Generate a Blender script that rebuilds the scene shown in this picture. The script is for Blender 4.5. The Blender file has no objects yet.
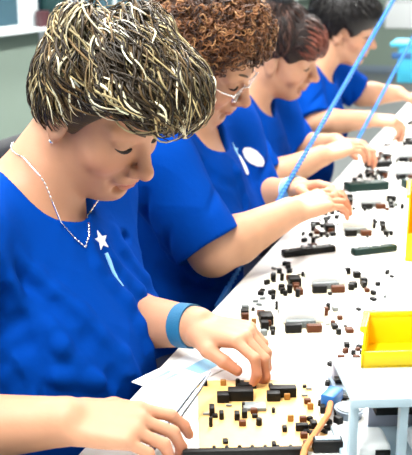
import bpy, bmesh, math, random
import numpy as np
from mathutils import Vector, Matrix
from mathutils.bvhtree import BVHTree

rnd = random.Random(7)
C = bpy.context.scene.collection
A = lambda *v: np.array(v, dtype=float)
def nrm(v):
    v = np.asarray(v, float); return v / np.linalg.norm(v)

# ------------------------------------------------------------------ materials
def mat(name, col, rough=.5, metal=0., spec=.5, bump=0., bscale=60., var=0., vscale=8., emit=None, alpha=1., trans=0., attr=None, sss=0., coat=0.):
    m = bpy.data.materials.new(name); m.use_nodes = True
    nt = m.node_tree; b = nt.nodes['Principled BSDF']
    def setv(k, v):
        if k in b.inputs: b.inputs[k].default_value = v
    setv('Base Color', (*col, 1)); setv('Roughness', rough); setv('Metallic', metal); setv('Specular IOR Level', spec)
    setv('Alpha', alpha); setv('Transmission Weight', trans); setv('Coat Weight', coat)
    if sss:
        setv('Subsurface Weight', sss); setv('Subsurface Radius', (.012, .004, .002)); setv('Subsurface Scale', .4)
    if emit:
        setv('Emission Color', (*emit[0], 1)); setv('Emission Strength', emit[1])
    tc = nt.nodes.new('ShaderNodeTexCoord')
    src = None
    if attr:
        at = nt.nodes.new('ShaderNodeAttribute'); at.attribute_name = attr; src = at.outputs['Color']
        nt.links.new(src, b.inputs['Base Color'])
    if var:
        n = nt.nodes.new('ShaderNodeTexNoise'); n.inputs['Scale'].default_value = vscale; n.inputs['Detail'].default_value = 4
        nt.links.new(tc.outputs['Object'], n.inputs['Vector'])
        mp = nt.nodes.new('ShaderNodeMapRange'); mp.inputs['To Min'].default_value = 1 - var; mp.inputs['To Max'].default_value = 1 + var
        nt.links.new(n.outputs['Fac'], mp.inputs['Value'])
        vm = nt.nodes.new('ShaderNodeVectorMath'); vm.operation = 'SCALE'
        if src: nt.links.new(src, vm.inputs[0])
        else: vm.inputs[0].default_value = col
        nt.links.new(mp.outputs['Result'], vm.inputs['Scale']); nt.links.new(vm.outputs['Vector'], b.inputs['Base Color'])
    if bump:
        n = nt.nodes.new('ShaderNodeTexNoise'); n.inputs['Scale'].default_value = bscale; n.inputs['Detail'].default_value = 5
        nt.links.new(tc.outputs['Object'], n.inputs['Vector'])
        bp = nt.nodes.new('ShaderNodeBump'); bp.inputs['Strength'].default_value = bump; bp.inputs['Distance'].default_value = .004
        nt.links.new(n.outputs['Fac'], bp.inputs['Height']); nt.links.new(bp.outputs['Normal'], b.inputs['Normal'])
    return m

M = {}
M['skin'] = mat('skin', (.52, .27, .16), .5, spec=.3, attr='tint', var=.08, vscale=40, bump=.06, bscale=220, sss=.08)
M['shirt'] = mat('blue_cotton', (.0003, .042, .29), .85, spec=.03, bump=.18, bscale=90, var=.12, vscale=14)
M['hair'] = mat('hair', (.1, .06, .03), .48, spec=.3, attr='tint', bump=.2, bscale=400)
M['navy'] = mat('navy_twill', (.008, .012, .04), .8, bump=.1, bscale=200)
M['black'] = mat('black_plastic', (.012, .012, .013), .45)
M['softblack'] = mat('black_upholstery', (.014, .015, .018), .85, bump=.2, bscale=250)
M['shoe'] = mat('shoe_leather', (.02, .018, .018), .4)
M['silver'] = mat('silver', (.85, .85, .88), .2, metal=1.)
M['steel'] = mat('brushed_steel', (.5, .52, .54), .35, metal=.9)
M['chrome'] = mat('chrome', (.75, .76, .78), .15, metal=1.)
M['white'] = mat('white_laminate', (.80, .80, .77), .45, var=.03, vscale=5)
M['whitep'] = mat('white_plastic', (.84, .85, .84), .4)
M['print'] = mat('white_print', (.85, .9, .92), .6)
M['printblue'] = mat('pale_blue_print', (.25, .55, .8), .6)
M['paper'] = mat('paper', (.84, .87, .88), .7)
M['wall'] = mat('green_grey_paint', (.20, .26, .215), .7, var=.05, vscale=1.5, bump=.03)
M['upper'] = mat('grey_white_paint', (.30, .35, .35), .7, var=.04, vscale=1.5)
M['ceil'] = mat('ceiling_tile', (.55, .56, .55), .8)
M['frame'] = mat('window_frame_paint', (.72, .78, .80), .4)
M['glass'] = mat('blue_grey_glass', (.045, .095, .125), .2, spec=.6, var=.25, vscale=1.2)
M['floor'] = mat('vinyl_floor', (.12, .13, .13), .35, var=.1, vscale=3)
M['tan'] = mat('tan_board', (.70, .43, .15), .4, var=.28, vscale=38)
M['cream'] = mat('cream_board', (.82, .74, .56), .45, var=.12, vscale=30)
M['pale'] = mat('pale_board', (.82, .80, .72), .45, var=.08, vscale=30)
M['comp'] = mat('black_component', (.004, .004, .004), .5, spec=.18)
M['tool'] = mat('tool_steel', (.16, .18, .21), .35, metal=.8)
M['brown'] = mat('brown_relay', (.09, .026, .008), .5, spec=.2)
M['ochre'] = mat('ochre_film', (.30, .13, .02), .4)
M['grey'] = mat('grey_component', (.16, .18, .18), .4, var=.3, vscale=60)
M['greenbar'] = mat('dark_green_rail', (.006, .024, .019), .5, spec=.2)
M['yellow'] = mat('yellow_plastic', (.90, .58, .002), .38, spec=.4, var=.04, vscale=9)
M['bin'] = mat('pale_grey_plastic', (.33, .43, .49), .4, var=.04)
M['bluegrey'] = mat('blue_grey_plastic', (.17, .22, .28), .5)
M['lilac'] = mat('lilac_grey_plastic', (.30, .30, .36), .5)
M['cord'] = mat('light_blue_cord', (.035, .22, .68), .4)
M['cuff'] = mat('blue_wristband', (.008, .12, .25), .6, bump=.3, bscale=500)
M['teal'] = mat('teal_plastic', (.04, .36, .52), .5)
M['orange'] = mat('orange_brown_lead', (.55, .2, .06), .45)
M['blueplug'] = mat('blue_connector', (.01, .13, .42), .4)
M['eye'] = mat('eye_white', (.7, .68, .64), .2)
M['band'] = mat('pale_blue_wristband', (.25, .55, .85), .6)
M['lash'] = mat('dark_lash', (.02, .012, .01), .7)
M['brow'] = mat('brow_hair', (.10, .06, .035), .7)
M['lens'] = mat('spectacle_lens', (.95, .97, 1.), .03, alpha=.22, spec=.8)
M['diff'] = mat('lamp_diffuser', (.9, .9, .9), .5, emit=((1, .98, .94), 5))
M['red'] = mat('dark_red', (.07, .02, .025), .5)
M['dgreen'] = mat('dark_green_card', (.01, .05, .05), .5)
M['dblue'] = mat('binder_blue', (.02, .09, .25), .5)

# ------------------------------------------------------------------ mesh helpers
def link(name, me, m, parent=None):
    o = bpy.data.objects.new(name, me); C.objects.link(o)
    if m is not None and not me.materials: me.materials.append(m)
    if parent is not None: o.parent = parent
    return o
def tag(o, label=None, cat=None, group=None, kind=None):
    if label: o['label'] = label
    if cat: o['category'] = cat
    if group: o['group'] = group
    if kind: o['kind'] = kind
    return o
def empty(name, loc, label, cat, rz=0., group=None):
    o = bpy.data.objects.new(name, None); C.objects.link(o); o.location = loc; o.rotation_euler = (0, 0, rz); o.empty_display_size = .05
    return tag(o, label, cat, group)
def dup(root, loc, rz, label):
    r = root.copy(); C.objects.link(r); r.location = loc; r.rotation_euler = (0, 0, rz); r['label'] = label
    for ch in list(root.children):
        c = ch.copy(); C.objects.link(c); c.parent = r
        for g in list(ch.children):
            d = g.copy(); C.objects.link(d); d.parent = c
    return r
class MB:
    """collects shapes of one part"""
    def __init__(s): s.bm = bmesh.new()
    def box(s, c, d, bev=.0, seg=2, R=None):
        r = bmesh.ops.create_cube(s.bm, size=1.); vs = r['verts']
        for v in vs: v.co = Vector((v.co.x * d[0], v.co.y * d[1], v.co.z * d[2]))
        if bev > 0:
            es = list({e for v in vs for e in v.link_edges})
            o = bmesh.ops.bevel(s.bm, geom=vs + es, offset=min(bev, min(d) * .45), segments=seg, affect='EDGES', profile=.5)
            vs = list({v for f in o['faces'] for v in f.verts} | {v for v in vs if v.is_valid})
        mt = Matrix.Translation(c) @ (R.to_4x4() if R is not None else Matrix())
        for v in vs: v.co = mt @ v.co
        return s
    def cyl(s, a, b, r, r2=None, n=14, caps=True):
        a, b = Vector(a), Vector(b); d = b - a; L = d.length
        q = d.to_track_quat('Z', 'Y').to_matrix().to_4x4()
        bmesh.ops.create_cone(s.bm, cap_ends=caps, segments=n, radius1=r, radius2=r if r2 is None else r2, depth=L, matrix=Matrix.Translation((a + b) / 2) @ q)
        return s
    def ball(s, c, r, n=12, R=None):
        mt = Matrix.Translation(c) @ (R.to_4x4() if R is not None else Matrix()) @ Matrix.Diagonal((*(r if hasattr(r, '__len__') else (r, r, r)), 1))
        bmesh.ops.create_uvsphere(s.bm, u_segments=n * 2, v_segments=n, radius=1., matrix=mt); return s
    def tube(s, pts, r, n=8, closed=False):
        pts = [Vector(p) for p in pts]; rings = []; N = len(pts); up = None
        for i, p in enumerate(pts):
            a = pts[(i - 1) % N] if closed or i > 0 else p; b = pts[(i + 1) % N] if closed or i < N - 1 else p
            t = (b - a).normalized()
            if up is None: up = t.orthogonal().normalized()
            up = (up - t * up.dot(t)).normalized(); sd = t.cross(up)
            ri = r[i] if hasattr(r, '__len__') else r
            rings.append([s.bm.verts.new(p + (up * math.cos(2 * math.pi * k / n) + sd * math.sin(2 * math.pi * k / n)) * ri) for k in range(n)])
        for i in range(N if closed else N - 1):
            A_, B_ = rings[i], rings[(i + 1) % N]
            for k in range(n): s.bm.faces.new((A_[k], A_[(k + 1) % n], B_[(k + 1) % n], B_[k]))
        if not closed:
            s.bm.faces.new(rings[0][::-1]); s.bm.faces.new(rings[-1])
        return s
    def quad_prism(s, quad, h):
        """solid from a polygon (list of xyz) extruded by vector h"""
        vs = [s.bm.verts.new(p) for p in quad]; f = s.bm.faces.new(vs)
        r = bmesh.ops.extrude_face_region(s.bm, geom=[f])
        for v in r['geom']:
            if isinstance(v, bmesh.types.BMVert): v.co += Vector(h)
        bmesh.ops.recalc_face_normals(s.bm, faces=s.bm.faces[:]); return s
    def build(s, name, m, parent=None, smooth=True, sharp=40):
        bmesh.ops.recalc_face_normals(s.bm, faces=s.bm.faces[:])
        me = bpy.data.meshes.new(name); s.bm.to_mesh(me); s.bm.free()
        if smooth:
            me.polygons.foreach_set('use_smooth', np.ones(len(me.polygons), bool))
            try: me.set_sharp_from_angle(angle=math.radians(sharp))
            except Exception: pass
        return link(name, me, m, parent)

def np_mesh(name, V, Q, smooth=True):
    me = bpy.data.meshes.new(name); k = Q.shape[1]
    me.vertices.add(len(V)); me.vertices.foreach_set('co', np.ascontiguousarray(V, np.float32).ravel())
    me.loops.add(Q.size); me.loops.foreach_set('vertex_index', np.ascontiguousarray(Q, np.int32).ravel())
    me.polygons.add(len(Q)); me.polygons.foreach_set('loop_start', np.arange(0, Q.size, k, dtype=np.int32))
    try: me.polygons.foreach_set('loop_total', np.full(len(Q), k, np.int32))
    except Exception: pass
    me.update(calc_edges=True); me.validate()
    if smooth: me.polygons.foreach_set('use_smooth', np.ones(len(me.polygons), bool))
    return me
def set_tint(me, col):
    at = me.attributes.new('tint', 'FLOAT_COLOR', 'POINT')
    c = np.ones((len(me.vertices), 4), np.float32); c[:, :3] = col; at.data.foreach_set('color', c.ravel())

# ------------------------------------------------------------------ distance-field modelling
class Field:
    def __init__(s): s.p = []
    def cone(s, a, b, ra, rb, k=.01, sub=False, clip=None):
        a, b = A(*a), A(*b); r = max(ra, rb)
        s.p.append(('c', a, b, ra, rb, k, sub, clip, np.minimum(a, b) - r, np.maximum(a, b) + r)); return s
    def ell(s, c, r, R=None, k=.01, sub=False, clip=None):
        c, r = A(*c), A(*r); R = np.eye(3) if R is None else np.asarray(R)
        e = np.sqrt(((R * r) ** 2).sum(1))
        s.p.append(('e', c, r, R, 0, k, sub, clip, c - e, c + e)); return s
    def ev(s, pr, P):
        if pr[0] == 'c':
            _, a, b, ra, rb = pr[:5]; ba = b - a; L = max(ba @ ba, 1e-9)
            t = np.clip(((P - a) @ ba) / L, 0, 1)
            d = np.sqrt(((P - a - t[..., None] * ba) ** 2).sum(-1)) - (ra + t * (rb - ra))
        else:
            _, c, r, R = pr[:4]; q = (P - c) @ R
            k0 = np.sqrt(((q / r) ** 2).sum(-1)); k1 = np.sqrt(((q / r ** 2) ** 2).sum(-1)) + 1e-9
            d = k0 * (k0 - 1) / k1
            d = np.where(k0 < .05, -r.min(), d)
        if pr[7] is not None:
            n, o = pr[7]; d = np.maximum(d, (P - A(*o)) @ A(*n))
        return d
    @staticmethod
    def mix(d, e, k, sub):
        if sub:
            e = -e; hh = np.maximum(k - np.abs(d - e), 0) / k; return np.maximum(d, e) + hh * hh * k * .25
        hh = np.maximum(k - np.abs(d - e), 0) / k; return np.minimum(d, e) - hh * hh * k * .25
    def at(s, P):
        d = np.full(P.shape[:-1], .5)
        for pr in s.p: d = s.mix(d, s.ev(pr, P), pr[5], pr[6])
        return d
    def mesh(s, h, warp=None):
        adds = [p for p in s.p if not p[6]]
        lo = np.min([p[8] for p in adds], 0) - 4 * h - .005; hi = np.max([p[9] for p in adds], 0) + 4 * h + .005
        n = np.ceil((hi - lo) / h).astype(int) + 1
        D = np.full(n, .05, np.float32); ax = [lo[i] + h * np.arange(n[i]) for i in range(3)]
        for pr in s.p:
            pad = pr[5] + 3 * h + .004
            i0 = np.clip(np.floor((pr[8] - pad - lo) / h).astype(int), 0, n); i1 = np.clip(np.ceil((pr[9] + pad - lo) / h).astype(int) + 1, 0, n)
            if np.any(i1 <= i0): continue
            sl = tuple(slice(i0[i], i1[i]) for i in range(3))
            P = np.stack(np.meshgrid(*[ax[i][sl[i]] for i in range(3)], indexing='ij'), -1)
            D[sl] = s.mix(D[sl], s.ev(pr, P), pr[5], pr[6])
        return surface_nets(D, lo, h)
def surface_nets(D, lo, h):
    S = D < 0
    cnt = np.zeros(tuple(x - 1 for x in S.shape), np.uint8)
    offs = [(i, j, k) for i in (0, 1) for j in (0, 1) for k in (0, 1)]
    nx, ny, nz = S.shape
    for i, j, k in offs: cnt += S[i:nx - 1 + i, j:ny - 1 + j, k:nz - 1 + k]
    act = np.argwhere((cnt > 0) & (cnt < 8)); del cnt
    dims = (nx - 1, ny - 1, nz - 1); flat = np.ravel_multi_index(act.T, dims)
    val = {o: D[act[:, 0] + o[0], act[:, 1] + o[1], act[:, 2] + o[2]] for o in offs}
    acc = np.zeros((len(act), 3)); num = np.zeros(len(act))
    for o in offs:
        for a in range(3):
            if o[a] == 0:
                q = list(o); q[a] = 1; va, vb = val[o], val[tuple(q)]; m = (va < 0) != (vb < 0)
                t = np.where(m, va / np.where(m, va - vb, 1), 0)
                p = np.tile(np.array(o, float), (len(act), 1)); p[:, a] += t
                acc[m] += p[m]; num[m] += 1
    V = lo + h * (act + acc / num[:, None])
    Q = []
    for a in range(3):
        sl0 = [slice(None)] * 3; sl1 = [slice(None)] * 3; sl0[a] = slice(0, -1); sl1[a] = slice(1, None)
        s0, s1 = S[tuple(sl0)], S[tuple(sl1)]; e = np.argwhere(s0 != s1); b, c = (a + 1) % 3, (a + 2) % 3
        e = e[(e[:, b] > 0) & (e[:, c] > 0) & (e[:, b] < S.shape[b] - 1) & (e[:, c] < S.shape[c] - 1)]
        ins = s0[e[:, 0], e[:, 1], e[:, 2]]
        ids = []
        for db, dc in ((-1, -1), (0, -1), (0, 0), (-1, 0)):
            x = e.copy(); x[:, b] += db; x[:, c] += dc; ids.append(np.searchsorted(flat, np.ravel_multi_index(x.T, dims)))
        q = np.stack(ids, 1); q[~ins] = q[~ins][:, ::-1]; Q.append(q)
    return V, np.concatenate(Q)

def rot(y, p, r):
    y, p, r = np.radians([y, p, r]); cy, sy, cp, sp, cr, sr = np.cos(y), np.sin(y), np.cos(p), np.sin(p), np.cos(r), np.sin(r)
    return A([cy, -sy, 0], [sy, cy, 0], [0, 0, 1]) @ A([cp, 0, sp], [0, 1, 0], [-sp, 0, cp]) @ A([1, 0, 0], [0, cr, -sr], [0, sr, cr])
def axang(ax, t):
    return np.array(Matrix.Rotation(t, 3, Vector(ax)))

# ------------------------------------------------------------------ people
def add_hand(F, W, K, n, left, hs=.95, curl=(.7, .8, .5), idx=None, thumb=(.4, .5), spread=.06, tc=None):
    W, K = A(*W), A(*K); d = nrm(K - W); n = A(*n); n = nrm(n - d * (n @ d)); s = np.cross(n, d) if left else np.cross(d, n)
    def at(x, y, z): return W + hs * (d * x + s * y + n * z)
    F.ell(at(.048, .002, .002), (.048 * hs, .036 * hs, .0135 * hs), np.stack([d, s, n], 1), .012)
    base = {'i': (.088, .027), 'm': (.092, .008), 'r': (.087, -.011), 'p': (.079, -.028)}
    ph = {'i': (.040, .024, .019), 'm': (.044, .028, .020), 'r': (.041, .026, .019), 'p': (.032, .019, .017)}
    rad = {'i': .0088, 'm': .0090, 'r': .0086, 'p': .0076}
    tips = {}
    for f, sp, j in (('i', 1.2, 0), ('m', .3, 1), ('r', -.5, 2), ('p', -1.4, 3)):
        x, y = base[f]; b = at(x, y, -.001); F.cone(at(.02, y * .7, 0), b, .013 * hs, .0105 * hs, .010)
        c = (idx if (f == 'i' and idx) else curl); c = [q * (1 + .06 * j) for q in c]
        dr = nrm(d + s * sp * spread); p = b; rr = rad[f] * hs
        ax = nrm(np.cross(d, n))
        for L, cc in zip(ph[f], c):
            dr = axang(ax, cc) @ dr
            q = p + dr * L * hs; F.cone(p, q, rr, rr * .9, .0035); p = q; rr *= .9
        tips[f] = p
    # thumb
    t0 = at(.018, .022, .006); t1 = at(.050, .044, .014)
    F.cone(at(.01, .01, .004), t0, .015 * hs, .0145 * hs, .01); F.cone(t0, t1, .0145 * hs, .0115 * hs, .008)
    dt = nrm(d * (1 - thumb[0] * .2) + n * thumb[0] + s * (.35 - thumb[1])) if tc is None else nrm(d * tc[0] + s * tc[1] + n * tc[2])
    t2 = t1 + dt * .030 * hs; F.cone(t1, t2, .0112 * hs, .0098 * hs, .004)
    dt2 = nrm(dt + n * .25 - s * thumb[1] * .6); t3 = t2 + dt2 * .024 * hs; F.cone(t2, t3, .0098 * hs, .0078 * hs, .004)
    tips['t'] = t3; return tips

def add_head(F, Mh, o, fat=0., k=1.):
    L = lambda p: Mh @ A(*p) + o
    E = lambda c, r, R=None, kk=.02, sub=False: F.ell(L(c), r, Mh if R is None else Mh @ R, kk, sub)
    Cn = lambda a, b, ra, rb, kk=.01, sub=False: F.cone(L(a), L(b), ra, rb, kk, sub)
    E((-.012, 0, .045), (.093, .073, .082)); E((.035, 0, -.005), (.058, .060 + fat, .075))
    E((.034, 0, -.060), (.050, .050 + fat, .042), kk=.025); E((.074, 0, -.090), (.019, .020, .017), kk=.022)
    for s in (-1, 1):
        Cn((-.004, .056 * s, -.035), (.062, .020 * s, -.088), .017 + fat, .015, .022)
        E((.060, .040 * s, -.020), (.024, .022 + fat, .022), kk=.02)
        Cn((.084, .010 * s, .031), (.066, .046 * s, .034), .0095, .009, .014)
        E((.101, .033 * s, .013), (.017, .019, .012), kk=.012, sub=True)
        E((.0735, .032 * s, .013), (.0135, .0140, .0125), kk=.003)
        Cn((.0835, .020 * s, .0195), (.075, .045 * s, .0175), .0042, .004, .004)
        Cn((.0815, .021 * s, .0035), (.074, .043 * s, .0045), .0036, .0032, .006)
        E((-.006, .077 * s, .004), (.019, .0065, .031), axang((1, 0, 0), .25 * s) @ axang((0, 1, 0), -.2), .006)
        E((-.002, .085 * s, .006), (.010, .004, .018), kk=.004, sub=True)
        E((-.001, .076 * s, -.024), (.008, .0065, .009), kk=.006)
    Cn((.087, 0, .022), (.111, 0, -.020), .0082, .0105, .010); E((.113, 0, -.024), (.0125, .0125, .0110), kk=.008)
    for s in (-1, 1):
        E((.099, .0135 * s, -.029), (.0115, .0072, .0085), kk=.006); E((.106, .0070 * s, -.037), (.005, .004, .004), kk=.003, sub=True)
        Cn((.094, .020 * s, -.030), (.083, .030 * s, -.058), .003, .003, .006, True)
    E((.088, 0, -.050), (.014, .026, .013), kk=.012)
    E((.0965, 0, -.0525), (.0085, .0200, .0056), kk=.004); E((.0940, 0, -.0640), (.0085, .0180, .0064), kk=.004)
    Cn((.104, -.016, -.0582), (.104, .016, -.0582), .0022, .0022, .004, True)
    Cn((.093, -.024, -.0590), (.104, 0, -.0582), .0016, .0022, .004, True); Cn((.093, .024, -.0590), (.104, 0, -.0582), .0016, .0022, .004, True)
    E((.090, 0, -.075), (.012, .020, .005), kk=.008, sub=True)
    return L

def paint_skin(V, Mh, o, hands, tone):
    q = (V - o) @ Mh
    c = np.tile(np.array(tone), (len(V), 1))
    def blob(p, r, amt):
        d = np.sqrt((((q - A(*p)) / A(*r)) ** 2).sum(1)); return amt * np.clip(1.4 - d, 0, 1)
    def tint(w, col):
        nonlocal c; w = np.clip(w, 0, 1)[:, None]; c = c * (1 - w) + np.array(col) * w
    for s in (-1, 1): tint(blob((.07, .045 * s, -.022), (.03, .025, .022), .4), np.array(tone) * (1.05, .78, .76))
    tint(blob((.117, 0, -.025), (.016, .016, .014), .4), np.array(tone) * (1.03, .78, .74))
    tint(blob((.097, 0, -.0585), (.012, .019, .0095), 1.), (.42, .13, .10))
    for h in hands:
        d = np.sqrt(((V - h) ** 2).sum(1)); tint(.55 * np.clip(1.6 - d / .03, 0, 1), np.array(tone) * (1.02, .74, .68))
    return c

def torso(F, hips, nb, lat, sh, b, e, shirt):
    T = nb - hips; L = np.linalg.norm(T); z = T / L; y = nrm(lat - z * (lat @ z)); x = np.cross(y, z); R = np.stack([x, y, z], 1); f = L / .52
    P = lambda c: hips + R @ (A(c[0] * b, c[1], c[2] * f))
    E = lambda c, r, k=.05, **kw: F.ell(P(c), A(*r) * (b, (1 + b) / 2, f) + e, R, k, **kw)
    E((0, 0, .02), (.14, .185, .11)); E((.04, 0, .16), (.135, .165, .14)); E((.02, 0, .33), (.122, .162, .16))
    for s in (-1, 1): E((.088, .072 * s, .315), (.078, .082, .088), k=.035)
    E((-.035, 0, .40), (.085, .145, .115)); E((.015, 0, .42), (.085, .135, .09))
    for s, q in ((-1, sh[0]), (1, sh[1])):
        F.cone(nb - z * .035 - x * .01 + y * .03 * s, q, .052 + e, .060 + e, .04)
    return R, P

def resample(P, n):
    P = np.asarray(P); s = np.r_[0, np.cumsum(np.linalg.norm(np.diff(P, axis=0), axis=1))]; t = np.linspace(0, s[-1], n)
    return np.stack([np.interp(t, s, P[:, i]) for i in range(3)], 1)
def tubes(paths, rad, n=6, flat=None):
    """paths (m,S,3), rad (m,S) -> verts, quads"""
    m, S, _ = paths.shape
    T = np.gradient(paths, axis=1); T /= np.linalg.norm(T, axis=2, keepdims=True) + 1e-9
    up = flat if flat is not None else np.tile(A(.31, .52, .79), (m, S, 1))
    s1 = np.cross(T, up); s1 /= np.linalg.norm(s1, axis=2, keepdims=True) + 1e-9; s2 = np.cross(s1, T)
    a = 2 * np.pi * np.arange(n) / n
    V = paths[:, :, None] + rad[:, :, None, None] * (s1[:, :, None] * np.cos(a)[None, None, :, None] + (.55 if flat is not None else 1.) * s2[:, :, None] * np.sin(a)[None, None, :, None])
    base = (np.arange(m)[:, None, None] * S + np.arange(S - 1)[None, :, None]) * n
    k = np.arange(n)[None, None]; k1 = (k + 1) % n
    Q = np.stack([base + k, base + k1, base + n + k1, base + n + k], -1).reshape(-1, 4)
    return V.reshape(-1, 3), Q

def hair_mesh(name, Mh, o, HF, style, pal, parent, seed, count, h):
    """HF: field in head-local space; locks laid over it"""
    g = np.random.default_rng(seed)
    V, Q = HF.mesh(h); pal = np.array(pal)
    ctr = A(-.01, 0, .04)
    def grad(P):
        e = .003; d = HF.at(P); G = np.stack([HF.at(P + A(*(e * (np.arange(3) == i)))) - d for i in range(3)], -1) / e
        return d, G / (np.linalg.norm(G, axis=-1, keepdims=True) + 1e-9)
    dirs = g.normal(size=(count * 3, 3)); dirs /= np.linalg.norm(dirs, axis=1, keepdims=True)
    P = ctr + dirs * .06
    for _ in range(14):
        d, G = grad(P); P = P - dirs * np.clip(d, -.03, .03)[:, None]
    ok = style['keep'](P) & (np.abs(HF.at(P)) < .006); P = P[ok][:count]; m = len(P)
    S = style.get('steps', 10); step = style['len'] * g.uniform(.7, 1.3, m) / S
    path = [P.copy()]; nrmv = []
    ph = g.uniform(0, 6.28, m); side0 = g.normal(0, style.get('jit', .25), m)
    if style.get('cohwave'): ph = 3.2 * np.sin(P @ A(38, 55, 20)) + 3. * np.sin(P @ A(-60, 25, 48)) + g.normal(0, .35, m)
    cdir = g.normal(size=(m, 3)); lv = 1 + style.get('liftvar', .3) * g.uniform(-1, 1, m); lv = lv * np.clip(.35 + (P[:, 2] + .01) / .08, .35, 1)
    for i in range(S - 1):
        d, G = grad(P); t = i / (S - 1)
        f = style['flow'](P, t, cdir); f = f - G * (f * G).sum(1, keepdims=True); f /= np.linalg.norm(f, axis=1, keepdims=True) + 1e-9
        sd = np.cross(G, f); w = side0 + style.get('wave', .5) * np.sin(ph + t * style.get('wfreq', 5.))
        f = f + sd * w[:, None]; f /= np.linalg.norm(f, axis=1, keepdims=True)
        P = P + f * step[:, None]
        d, G = grad(P); lift = style.get('lift', .004) * np.sin(np.pi * min(1, t * 1.1)) * lv + .001
        free = style.get('free', .35) if t > .6 else 1.
        P = P + G * ((lift - d) * free)[:, None] + A(*style.get('fall', (0, 0, 0))) * (step * max(0, t - .5))[:, None]
        nrmv.append(G); path.append(P.copy())
    nrmv.append(nrmv[-1]); path = np.stack(path, 1); N = np.stack(nrmv, 1)
    if 'end' in style:
        kk = style['end'](path[:, -1]) & style['end'](path[:, S * 2 // 3]); path, N, ph = path[kk], N[kk], ph[kk]; m = len(path)
    tt = np.linspace(0, 1, S); prof = np.interp(tt, [0, .15, .6, 1], [.5, 1, .9, .12])
    rad = style['w'] * g.uniform(.55, 1.3, m)[:, None] * prof[None]
    Vt, Qt = tubes(path, rad, 6, N)
    ci = g.choice(len(pal), m, p=style.get('p'))
    if 'coh' in style:                                                  # dyed streaks: neighbouring locks share a shade
        r0 = path[:, 0]; k = np.sin(r0[:, 1] * 210 + 4 * np.sin(r0[:, 0] * 60)) + np.sin(r0[:, 0] * 150 + r0[:, 2] * 190 + 3 * np.sin(r0[:, 1] * 70)) + g.normal(0, 2.2 * (1 - style['coh']), m)
        ci = np.searchsorted(np.quantile(k, np.cumsum(style['p'])[:-1]), k)
    col = pal[ci] * g.uniform(.75, 1.25, (m, 1))
    if 'tone' in style: col = style['tone'](path[:, 0], col, g)
    colt = np.repeat(col, S * 6, axis=0)
    VV = np.concatenate([V, Vt]); QQ = np.concatenate([Q, Qt + len(V)])
    cc = np.concatenate([np.tile(np.array(style['under']), (len(V), 1)), colt])
    me = np_mesh(name, VV @ Mh.T + o, QQ); set_tint(me, np.clip(cc, 0, 1)); return link(name, me, M['hair'], parent)

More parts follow.
